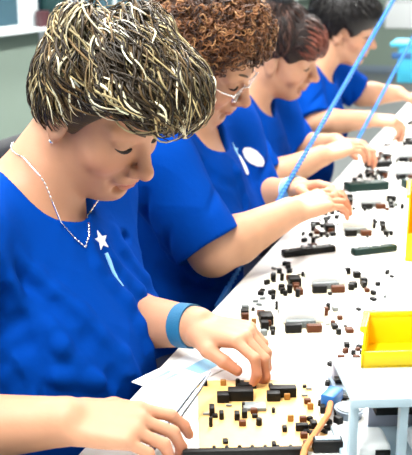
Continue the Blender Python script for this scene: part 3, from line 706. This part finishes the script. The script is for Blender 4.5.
rail((-.330, 3.640, BZ), (-.200, 3.730, BZ), .06, .03, 'comp', 'black rail across the bench past the fourth woman')

# loose parts
g = random.Random(3)
loose = []
def clear(x, y, r):
    return all((x - a) ** 2 + (y - b) ** 2 > (r + c) ** 2 for a, b, c in loose)
spots = []
for i in range(400):
    if len(spots) >= 44: break
    y = 1.25 + 2.1 * g.random() ** 1.3; x = g.uniform(-.235, -.195) if g.random() < .5 else g.uniform(-.425, -.395)
    if y > 1.72 and x > -.3: continue
    if any(abs(x + .35) < .13 and abs(y - v) < .05 for v in (1.76, 2.41, 2.71)): continue
    if abs(x + .445) < .06 and y < 1.3: continue
    if clear(x, y, .008): loose.append((x, y, .008)); spots.append((x, y))
for i in range(200):
    if len(spots) >= 96: break
    x, y = g.uniform(-.222, -.178), g.uniform(1.04, 1.34)
    if clear(x, y, .006): loose.append((x, y, .006)); spots.append((x, y))
for i in range(500):                                                   # bigger parts heaped along the women's side of the boards
    if len(spots) >= 150: break
    y = g.uniform(1.28, 2.62); x = -.400 + g.uniform(-.016, .020)
    if any(abs(y - v) < .06 for v in (1.76, 2.40, 2.71)) or not clear(x, y, .009): continue
    if any(abs((x + .318) * .91 + (y - v) * .41) < .094 and abs(-(x + .318) * .41 + (y - v) * .91) < .074 for v in (1.40, 1.60, 1.985, 2.235)): continue
    loose.append((x, y, .009)); spots.append((x, y))
for i, (x, y) in enumerate(spots):
    q = g.random(); a, b, h = (g.uniform(.006, .012), g.uniform(.005, .009), g.uniform(.004, .010)) if i < 96 else (g.uniform(.009, .015), g.uniform(.008, .012), g.uniform(.007, .014))
    if q < .72: o = MB().box((0, 0, h / 2), (a, b, h), .0008, 1).build('electronic_component', M['comp']); l = 'small black electronic part lying loose on the white bench'
    elif q < .86: o = MB().cyl((-.005, 0, .0025), (.005, 0, .0025), .0025, n=10).build('electronic_component', M['grey']); l = 'small grey cylindrical part lying loose on the white bench'
    else: o = MB().box((0, 0, h / 2), (a, b, h), .0008, 1).build('electronic_component', M['brown']); l = 'small brown electronic part lying loose on the white bench'
    o.location = (x, y, BZ); o.rotation_euler = (0, 0, g.uniform(0, 3)); tag(o, l, 'component', 'loose electronic parts on the bench')

# instruction sheet, tweezers, held part
sh = empty('instruction_sheet', (-.420, 1.170, BZ + .0004), 'white printed sheet on the bench between the nearest woman\'s hands', 'paper', math.radians(70))
MB().box((0, 0, .0006), (.17, .075, .0012)).build('sheet', M['paper'], sh)
mb = MB(); mb.box((.02, -.008, .0014), (.05, .030, .0006)); mb.box((-.045, .018, .0014), (.04, .006, .0006)); mb.box((-.045, .004, .0014), (.04, .006, .0006)); mb.build('print', M['printblue'], sh)
tR = W[0]['tipsR']; ti = (Vector(tR['i']) + Vector(tR['t'])) / 2
tw = empty('tweezers', tuple(ti), 'steel tweezers held in the nearest woman\'s right hand', 'tweezers')
dirv = (Vector((-.362, 1.075, .842)) - ti).normalized(); sd = dirv.cross(Vector((0, 0, 1))).normalized()
for s in (-1, 1):
    MB().tube([tuple(-dirv * .06 + sd * .0005 * s), tuple(dirv * .0 + sd * .0045 * s), tuple(dirv * .08 + sd * .004 * s), tuple(dirv * .125 + sd * .0008 * s)], [.0030, .0036, .0028, .0012], 6).build('arm', M['tool'], tw)
tL = W[0]['tipsL']; tj = (Vector(tL['i']) + Vector(tL['t'])) / 2
hp = empty('terminal_block', tuple(tj + Vector((.004, -.004, -.012))), 'small dark part pinched in the nearest woman\'s left hand', 'component', .4)
MB().box((0, 0, 0), (.026, .012, .012), .001).build('housing', M['comp'], hp); mb = MB()
for i in range(4): mb.cyl((-.009 + i * .006, 0, -.006), (-.009 + i * .006, 0, -.012), .0008, n=6)
mb.build('pins', M['steel'], hp)

# ------------------------------------------------------------------ bins and rack on the bench
def hopper(loc, yaw, label, m, w, d, h, wall=.003, group=None, tp=.0):
    """open-front picking bin; local +x across the front, front faces -y"""
    t = empty('picking_bin', loc, label, 'bin', yaw, group)
    MB().quad_prism([(-w / 2, -d / 2, 0), (w / 2, -d / 2, 0), (w / 2 - tp, d / 2, 0), (-w / 2 + tp, d / 2, 0)], (0, 0, wall)).build('base', m, t)
    for s in (-1, 1):
        mb = MB(); x = s * (w / 2 - wall / 2)
        xb = x - wall / 2 - s * tp; xm = x - wall / 2 - s * tp * .28; xf = x - wall / 2; mb.quad_prism([(xf, -d / 2, 0), (xb, d / 2, 0), (xb, d / 2, h), (xm, -d / 2 + d * .28, h), (xf, -d / 2, h * .45)], (wall, 0, 0)); mb.build('side', m, t)
    MB().box((0, d / 2 - wall / 2, h / 2), (w - 2 * tp, wall, h), .001).build('back', m, t)
    MB().box((0, -d / 2 + wall / 2, h * .225), (w, wall, h * .45), .001).build('front_lip', m, t)
    mb = MB()
    for s in (-1, 1): mb.box((s * (w / 2 + .001 - tp * .62), .0 + d * .12, h - .004), (.008, d * .74, .008), .002, R=Matrix.Rotation(s * math.atan2(tp, d), 3, 'Z'))
    mb.box((0, d / 2 + .001, h - .004), (w + .010 - 2 * tp, .009, .008), .002); mb.build('rim', m, t)
    return t
# rack: shelf on posts with grey trays below
ry = math.radians(22)
rc = Vector((-.149, .945, 0)) + Matrix.Rotation(ry, 3, 'Z') @ Vector((.085, .058, 0))
rk = empty('bin_rack', (rc.x, rc.y, BZ), 'pale grey shelf rack carrying a yellow bin at the bench front', 'rack', ry)
MB().box((0, 0, .097), (.170, .116, .005), .002).build('shelf', M['bin'], rk)
MB().box((0, -.058, .0945), (.171, .004, .011), .001).build('shelf_lip', M['bin'], rk)
MB().box((.022, .052, .046), (.118, .004, .092), .001).build('back_panel', M['lilac'], rk)
for x in (-.079, -.022, .060): MB().box((x, -.048, .0465), (.010, .010, .093), .001).build('post', M['bin'], rk)
MB().box((0, .002, .004), (.166, .112, .008), .002).build('base_tray', M['bin'], rk)
MB().box((.022, .036, .040), (.112, .020, .010), .001).build('slot_bar', M['comp'], rk)
for x in (-.050, .020): MB().box((x, -.012, .019), (.042, .05, .022), .008, 4).build('drawer_insert', M['whitep'], rk)
for x in (-.050, .020): MB().box((x + .01, -.0375, .019), (.018, .003, .010), .001).build('drawer_slot', M['comp'], rk)
yc = Vector((-.153, 1.030, 0)) + Matrix.Rotation(ry, 3, 'Z') @ Vector((.0785, .037, 0))
hopper((yc.x, yc.y, BZ + .0997), ry, 'yellow open bin on top of the grey rack', M['yellow'], .155, .070, .046, tp=.022)
hopper((-.120, 1.905, BZ), math.radians(6), 'yellow open bin standing on the bench at the right, level with the second woman', M['yellow'], .160, .19, .125)
hopper((-.062, .880, BZ), math.radians(20), 'pale grey open tray in front of the rack at the bench front', M['bin'], .135, .085, .036)
sw = empty('component_reel_stand', (-.198, 1.185, BZ), 'small blue-grey stand between the tan board and the yellow bin', 'stand', math.radians(24))
MB().box((0, 0, .004), (.036, .05, .008), .002).build('foot', M['bluegrey'], sw); MB().box((0, .012, .020), (.028, .014, .034), .002).build('upright', M['lilac'], sw)
MB().box((0, -.006, .014), (.030, .012, .006), .001).build('ledge', M['comp'], sw)
ld = empty('test_lead', (-.203, 1.05, BZ), 'orange-brown lead with a blue plug at the right end of the tan board', 'lead')
MB().tube([(.000, -.110, .006), (-.004, -.07, .010), (.002, -.03, .014), (.006, .02, .014), (.002, .055, .012)], .0042, 8).build('cable', M['orange'], ld)
MB().box((.000, .074, .012), (.020, .034, .018), .003, R=Matrix.Rotation(-.2, 3, 'Z')).build('plug', M['blueplug'], ld)
bx = empty('small_parts_box', (-.160, 1.020, BZ), 'small black slotted box left of the grey rack', 'box', math.radians(20))
bx.location = (-.184, 1.002, BZ)
MB().box((0, 0, .008), (.036, .016, .016), .002).build('case', M['comp'], bx); MB().box((0, .0, .0165), (.030, .008, .002), .0005).build('lid_insert', M['bin'], bx)
bx2 = empty('parts_dish', (-.175, 1.10, BZ), 'clear-grey dish of small parts beside the blue plug', 'dish', .3)
MB().cyl((0, 0, 0), (0, 0, .012), .016, .020, 20).build('bowl', M['bluegrey'], bx2); MB().cyl((0, 0, .011), (0, 0, .0135), .0165, .0165, 20).build('contents', M['grey'], bx2)
cr = empty('crate', (-.52, 5.06, BZ), 'teal plastic crate at the far end of the bench', 'crate', .05)
cr.location = (-.50, 5.06, BZ)
MB().box((0, 0, .1), (.24, .34, .2), .01).build('shell', M['teal'], cr); MB().box((0, 0, .195), (.32, .36, .02), .004).build('rim', M['teal'], cr); MB().box((-.10, -.172, .14), (.1, .006, .03), .003).build('handle', M['dblue'], cr)

# ------------------------------------------------------------------ overhead rail, coiled cords
orl = empty('cable_rail', (.07, 4.0, 2.4), 'overhead steel rail above the bench', 'rail')
MB().box((0, 0, .02), (.05, 6.4, .04), .004).build('channel', M['steel'], orl)
for y in (-3, -1, 1, 3): MB().cyl((0, y, .04), (0, y, .5), .008, n=10).build('hanger', M['steel'], orl)
def coil(name, a, b, r, wire, pitch, label, ext=None):
    a, b = Vector(a), Vector(b); d = b - a; L = d.length; d.normalize(); u = d.orthogonal().normalized(); v = d.cross(u)
    n = int(L / pitch) * 8; pts = []
    for i in range(n + 1):
        s = L * i / n; t = 2 * math.pi * s / pitch; sag = -.012 * math.sin(math.pi * i / n)
        pts.append(tuple(d * s + u * math.cos(t) * r + v * math.sin(t) * r + Vector((0, 0, sag))))
    t = empty(name, tuple(a), label, 'cord', group='light blue cords over the bench')
    MB().tube(pts, wire, 5).build('coil', M['cord'], t)
    MB().tube([tuple(d * (L * i / 30) + Vector((0, 0, -.012 * math.sin(math.pi * i / 30)))) for i in range(31)], r * .85, 8).build('core', M['cord'], t)
    MB().cyl(tuple(-d * .02), tuple(d * .03), r * 1.4, n=12).build('end_clip', M['cord'], t); MB().cyl(tuple(d * (L - .03)), tuple(d * (L + .01)), r * 1.5, n=12).build('end_clip', M['cord'], t)
    return t
coil('coiled_cord', (-.515, 1.615, .745), (.07, 3.95, 2.40), .0042, .0020, .011, 'light blue coiled cord rising past the auburn-haired woman')
coil('coiled_cord', (-.440, 2.625, .870), (.12, 4.55, 2.40), .0042, .0020, .011, 'light blue coiled cord rising past the black-haired woman')

# ------------------------------------------------------------------ what the women wear
w1, w2, w3, w4 = W
def worn(w, name, mb, m): return mb.build(name, m, w['root'])
def rel(w, p): return tuple(np.asarray(p) - w['base'])
def band(w, wr, el, t, rx, width, m, name):
    a, b = A(*wr), A(*el); u = nrm(b - a); c = a + (b - a) * t; s1 = nrm(np.cross(u, A(0, 0, 1))); s2 = np.cross(s1, u)
    mb = MB(); n = 28; R_ = []
    for k, (off, rr) in enumerate(((-width / 2, rx), (-width / 2, rx + .0028), (width / 2, rx + .0032), (width / 2, rx))):
        R_.append([mb.bm.verts.new(rel(w, c + u * off + (s1 * math.cos(2 * math.pi * i / n) + s2 * math.sin(2 * math.pi * i / n)) * rr)) for i in range(n)])
    for k in range(4):
        for i in range(n): mb.bm.faces.new((R_[k][i], R_[k][(i + 1) % n], R_[(k + 1) % 4][(i + 1) % n], R_[(k + 1) % 4][i]))
    return worn(w, name, mb, m)
band(w1, w1['wrL'], w1['elL'], .10, .0305, .024, M['cuff'], 'wristband')
band(w2, w2['wrL'], w2['elL'], .10, .0315, .024, M['band'], 'wristband')

def patch(w, name, polys, origin, n0, xdir, m, th=.0018):
    """thin printed motif that follows the shirt: polygons in (right, up) metres about origin"""
    n0 = nrm(n0); xd = nrm(A(*xdir) - n0 * (A(*xdir) @ n0)); yd = np.cross(n0, xd); mb = MB()
    for poly in polys:
        pts = []
        for i in range(len(poly)):
            a, b = A(*poly[i]), A(*poly[(i + 1) % len(poly)])
            for t in (0, .25, .5, .75): pts.append(a + (b - a) * t)
        cen = np.mean(pts, 0); N = len(pts); allp = [cen] + [cen + (p - cen) * .5 for p in pts] + pts; ring = []
        for q in allp:
            p = A(*origin) + xd * q[0] + yd * q[1]; h = w['bvh'].ray_cast(Vector(p + n0 * .05), Vector(-n0), .12)[0]
            ring.append((A(*h) if h is not None else p) + n0 * th)
        V = mb.bm.verts.new; top = [V(rel(w, p)) for p in ring]; bot = [V(rel(w, p - n0 * (th + .002))) for p in ring]; fc = mb.bm.faces.new
        for i in range(N):
            j = (i + 1) % N; fc((top[0], top[1 + i], top[1 + j])); fc((bot[0], bot[1 + j], bot[1 + i]))
            fc((top[1 + i], top[1 + N + i], top[1 + N + j], top[1 + j])); fc((bot[1 + i], bot[1 + j], bot[1 + N + j], bot[1 + N + i])); fc((top[1 + N + i], bot[1 + N + i], bot[1 + N + j], top[1 + N + j]))
    return mb.build(name, m, w['root'])
def star(cx, cy, r, n=5, inner=.45): return [(cx + (r if i % 2 == 0 else r * inner) * math.sin(math.pi * i / n), cy + (r if i % 2 == 0 else r * inner) * math.cos(math.pi * i / n)) for i in range(2 * n)]
def oval(cx, cy, a, b, ang=0, n=10): return [(cx + a * math.cos(t) * math.cos(ang) - b * math.sin(t) * math.sin(ang), cy + a * math.cos(t) * math.sin(ang) + b * math.sin(t) * math.cos(ang)) for t in np.linspace(0, 2 * math.pi, n, endpoint=False)]
logo = [star(-.026, .028, .020)], [oval(-.008, -.004, .012, .025, .25), oval(.032, .006, .016, .032, .75)]
def on_shirt(w, y, z, x0=-.2):
    h, n = w['bvh'].ray_cast(Vector((x0, y, z)), Vector((-1, 0, 0)), 1.2)[:2]
    return (A(*h), A(*n)) if h is not None else (A(-.6, y, z), A(1, 0, 0))
def face_out(n): n = nrm(n); return n if n[0] > 0 else -n
p2, n2 = on_shirt(w2, 1.895, .958)
patch(w2, 'shirt_print', logo[1], p2, face_out(n2), (.35, 1, 0), M['print']); patch(w2, 'shirt_print', logo[0], p2, face_out(n2), (.35, 1, 0), M['printblue'])
p1, n1 = on_shirt(w1, 1.20, .955)
patch(w1, 'shirt_print', [star(0, .020, .016)], p1, face_out(n1), (.3, 1, 0), M['print']); patch(w1, 'shirt_print', [[(-.003, .0), (.003, .0), (.004, -.055), (-.002, -.055)]], p1, face_out(n1), (.3, 1, 0), M['printblue'])

# necklace of the nearest woman: hangs round the neck and on the shirt
def chain(w, pts, name, bead, m, n):
    P = resample(np.array(pts), n * 3); mb = MB().tube([rel(w, p) for p in P], [bead if i % 3 == 1 else bead * .35 for i in range(len(P))], 7)
    return worn(w, name, mb, m)
def chest_curve(w, yz, lift=.003):
    out = []
    for y, z in yz:
        p, n = on_shirt(w, y, z); out.append(p + face_out(n) * lift)
    return out
nk = A(-.685, 1.195, 1.052)
side = lambda ang, r, dz: nk + A(math.cos(ang) * r + .012, math.sin(ang) * r, dz)
def drape(w, pts, D, lift=.003):
    D = nrm(D); out = []
    for p in pts:
        h, n = w['bvh'].ray_cast(Vector(A(*p) + D * .15), Vector(-D), .3)[:2]; out.append(A(*h) + D * lift if h is not None else A(*p))
    return out
low = drape(w1, [(-.596, 1.070, 1.098), (-.590, 1.073, 1.087), (-.582, 1.075, 1.064), (-.570, 1.078, 1.042), (-.552, 1.083, 1.019), (-.540, 1.093, 1.003), (-.538, 1.104, 1.019), (-.540, 1.110, 1.035), (-.543, 1.115, 1.050)], (.45, -.8, .35))
def round_neck(w, angs, dz):
    out = []; ax = nk + A(.018, 0, 0)
    for a, z in zip(angs, dz):
        d = A(math.cos(a), math.sin(a), 0); o_ = ax + d * .16 + A(0, 0, z); best = None
        for k in ('bvh', 'bvhbody'):
            h = w[k].ray_cast(Vector(o_), Vector(-d), .2)[0]
            if h is not None and (best is None or (A(*h) - o_) @ (A(*h) - o_) < (best - o_) @ (best - o_)): best = A(*h)
        out.append((best if best is not None else ax + d * .07 + A(0, 0, z)) + d * .003)
    return out
an = np.radians(np.linspace(180, 268, 9)); ringpts = round_neck(w1, an, np.linspace(.062, .050, 9))
an = np.radians(np.linspace(48, 180, 14)); back = round_neck(w1, an, np.linspace(.020, .062, 14))
chain(w1, ringpts + low + back, 'necklace', .0016, M['silver'], 130)
for s in (-1, 1): worn(w1, 'earring', MB().ball(rel(w1, w1['Mh'] @ A(-.002, .081 * s, -.030) + w1['o']), .0045, 6), M['silver'])

def spectacles(w, m):
    L = lambda p: rel(w, w['Mh'] @ A(*p) + w['o']); mb = MB()
    for s in (-1, 1):
        ring = [L((.1005 - .16 * abs(.024 * math.cos(t)) - (.012 if s * math.cos(t) * s > .7 else 0) * 0, .033 * s + .024 * math.cos(t), .006 + .019 * math.sin(t))) for t in np.linspace(0, 2 * math.pi, 24, endpoint=False)]
        mb.tube(ring, .0013, 6, closed=True)
        mb.tube([L((.097, .057 * s, .010)), L((.075, .073 * s, .012)), L((.02, .082 * s, .012)), L((-.01, .083 * s, .004))], .0013, 6)
    mb.tube([L((.099, -.010, .010)), L((.105, 0, .014)), L((.099, .010, .010))], .0013, 6)
    fr = worn(w, 'spectacles', mb, m); ml = MB()
    for s in (-1, 1):
        mt = Matrix(np.round(w['Mh'], 9).tolist()); ml.ball(L((.0985, .033 * s, .006)), (.0009, .023, .018), 8, R=mt)
    ml.build('lens', M['lens'], fr)
spectacles(w2, M['silver'])
def bun(w):
    L = lambda p: rel(w, w['Mh'] @ A(*p) + w['o']); mb = MB()
    mb.tube([L((-.060 + .030 * math.cos(t), .030 * math.sin(t), .160)) for t in np.linspace(0, 2 * math.pi, 20, endpoint=False)], .012, 8, closed=True)
    worn(w, 'hair_band', mb, M['softblack'])
bun(w3)

# ------------------------------------------------------------------ chairs
def task_chair(loc, rz, label, seat_z):
    t = empty('task_chair', loc, label, 'chair', rz, 'office chairs at the bench')
    s_ = MB().box((0, 0, seat_z - .035), (.44, .46, .07), .03, 4).build('seat', M['softblack'], t)
    MB().box((-.265, 0, seat_z + .36), (.05, .40, .36), .024, 4, R=Matrix.Rotation(-.10, 3, 'Y')).build('backrest', M['softblack'], t)
    MB().tube([(-.05, 0, seat_z - .085), (-.24, 0, seat_z - .08), (-.315, 0, seat_z + .02), (-.305, 0, seat_z + .30)], .018, 8).build('back_bracket', M['black'], t)
    MB().cyl((0, 0, .10), (0, 0, seat_z - .07), .026, n=16).build('post', M['chrome'], t)
    MB().box((0, 0, seat_z - .08), (.20, .16, .022), .005).build('seat_plate', M['black'], t)
    for k in range(5):
        a = 2 * math.pi * k / 5 + .4; l = MB().tube([(0, 0, .12), (.15 * math.cos(a), .15 * math.sin(a), .105), (.27 * math.cos(a), .27 * math.sin(a), .075)], [.026, .02, .015], 8).build('leg', M['black'], t)
        c = MB(); x, y = .27 * math.cos(a), .27 * math.sin(a); q = Vector((-math.sin(a), math.cos(a), 0))
        for s in (-1, 1): c.cyl(Vector((x, y, .03)) + q * .006 * s, Vector((x, y, .03)) + q * .020 * s, .03, n=14)
        c.cyl((x, y, .03), (x, y, .075), .006, n=8); c.build('caster', M['black'], l)
    return t
ch = task_chair((-.83, 1.17, 0), 0, 'black office chair under the nearest woman', .452)
for p, l in (((-.82, 1.77, 0), 'black office chair under the auburn-haired woman'), ((-.90, 2.43, 0), 'black office chair under the woman with pinned-up hair'), ((-.88, 3.17, 0), 'black office chair under the black-haired woman')):
    dup(ch, p, 0, l)
dup(ch, (-1.62, 2.75, 0), math.radians(15), 'empty black office chair standing behind the row of women')

# ------------------------------------------------------------------ lamps
def lamp(x, y, power, label, size=(.35, 1.5)):
    t = empty('ceiling_light', (x, y, ZC - .10), label, 'ceiling light', group='fluorescent ceiling lights')
    MB().box((0, 0, .05), (size[0] + .04, size[1] + .04, .07), .008).build('housing', M['whitep'], t)
    MB().box((0, 0, .008), (size[0], size[1], .014), .003).build('diffuser', M['diff'], t)
    l = bpy.data.lights.new('lamp_light', 'AREA'); l.shape = 'RECTANGLE'; l.size, l.size_y = size; l.energy = power; l.color = (1, .985, .95)
    o = bpy.data.objects.new('lamp_light', l); C.objects.link(o); o.location = (x, y, ZC - .12)
for x, pw, rn in ((-.62, 66, 'bench'), (1.3, 5, 'aisle'), (-1.95, 26, 'window')):
    for k, y in enumerate((.2, 2.4, 4.6, 7.2, 10.)):
        lamp(x, y, pw, {'bench': 'fluorescent ceiling light over the bench, ', 'aisle': 'fluorescent ceiling light over the far aisle, ', 'window': 'fluorescent ceiling light along the window wall, '}[rn] + ('first', 'second', 'third', 'fourth', 'fifth')[k] + ' of its row')

w = bpy.data.worlds.new('World'); bpy.context.scene.world = w; w.use_nodes = True
w.node_tree.nodes['Background'].inputs[0].default_value = (.6, .75, .9, 1); w.node_tree.nodes['Background'].inputs[1].default_value = .06

# ------------------------------------------------------------------ camera
cd = bpy.data.cameras.new('camera'); cam = bpy.data.objects.new('camera', cd); C.objects.link(cam)
cam.location = (0, 0, 1.36); cam.rotation_euler = (math.radians(90 - 15.5), 0, math.radians(18.7))
cd.sensor_fit = 'VERTICAL'; cd.sensor_height = 24.; cd.lens = 925 / 455 * 24.; cd.clip_start = .02; cd.clip_end = 60
cd.dof.use_dof = True; cd.dof.focus_distance = 1.30; cd.dof.aperture_fstop = 6.3
sc = bpy.context.scene; sc.camera = cam
sc.view_settings.view_transform = 'Standard'; sc.view_settings.look = 'None'; sc.view_settings.gamma = 1; sc.view_settings.use_curve_mapping = False
sc.view_settings.exposure = .52
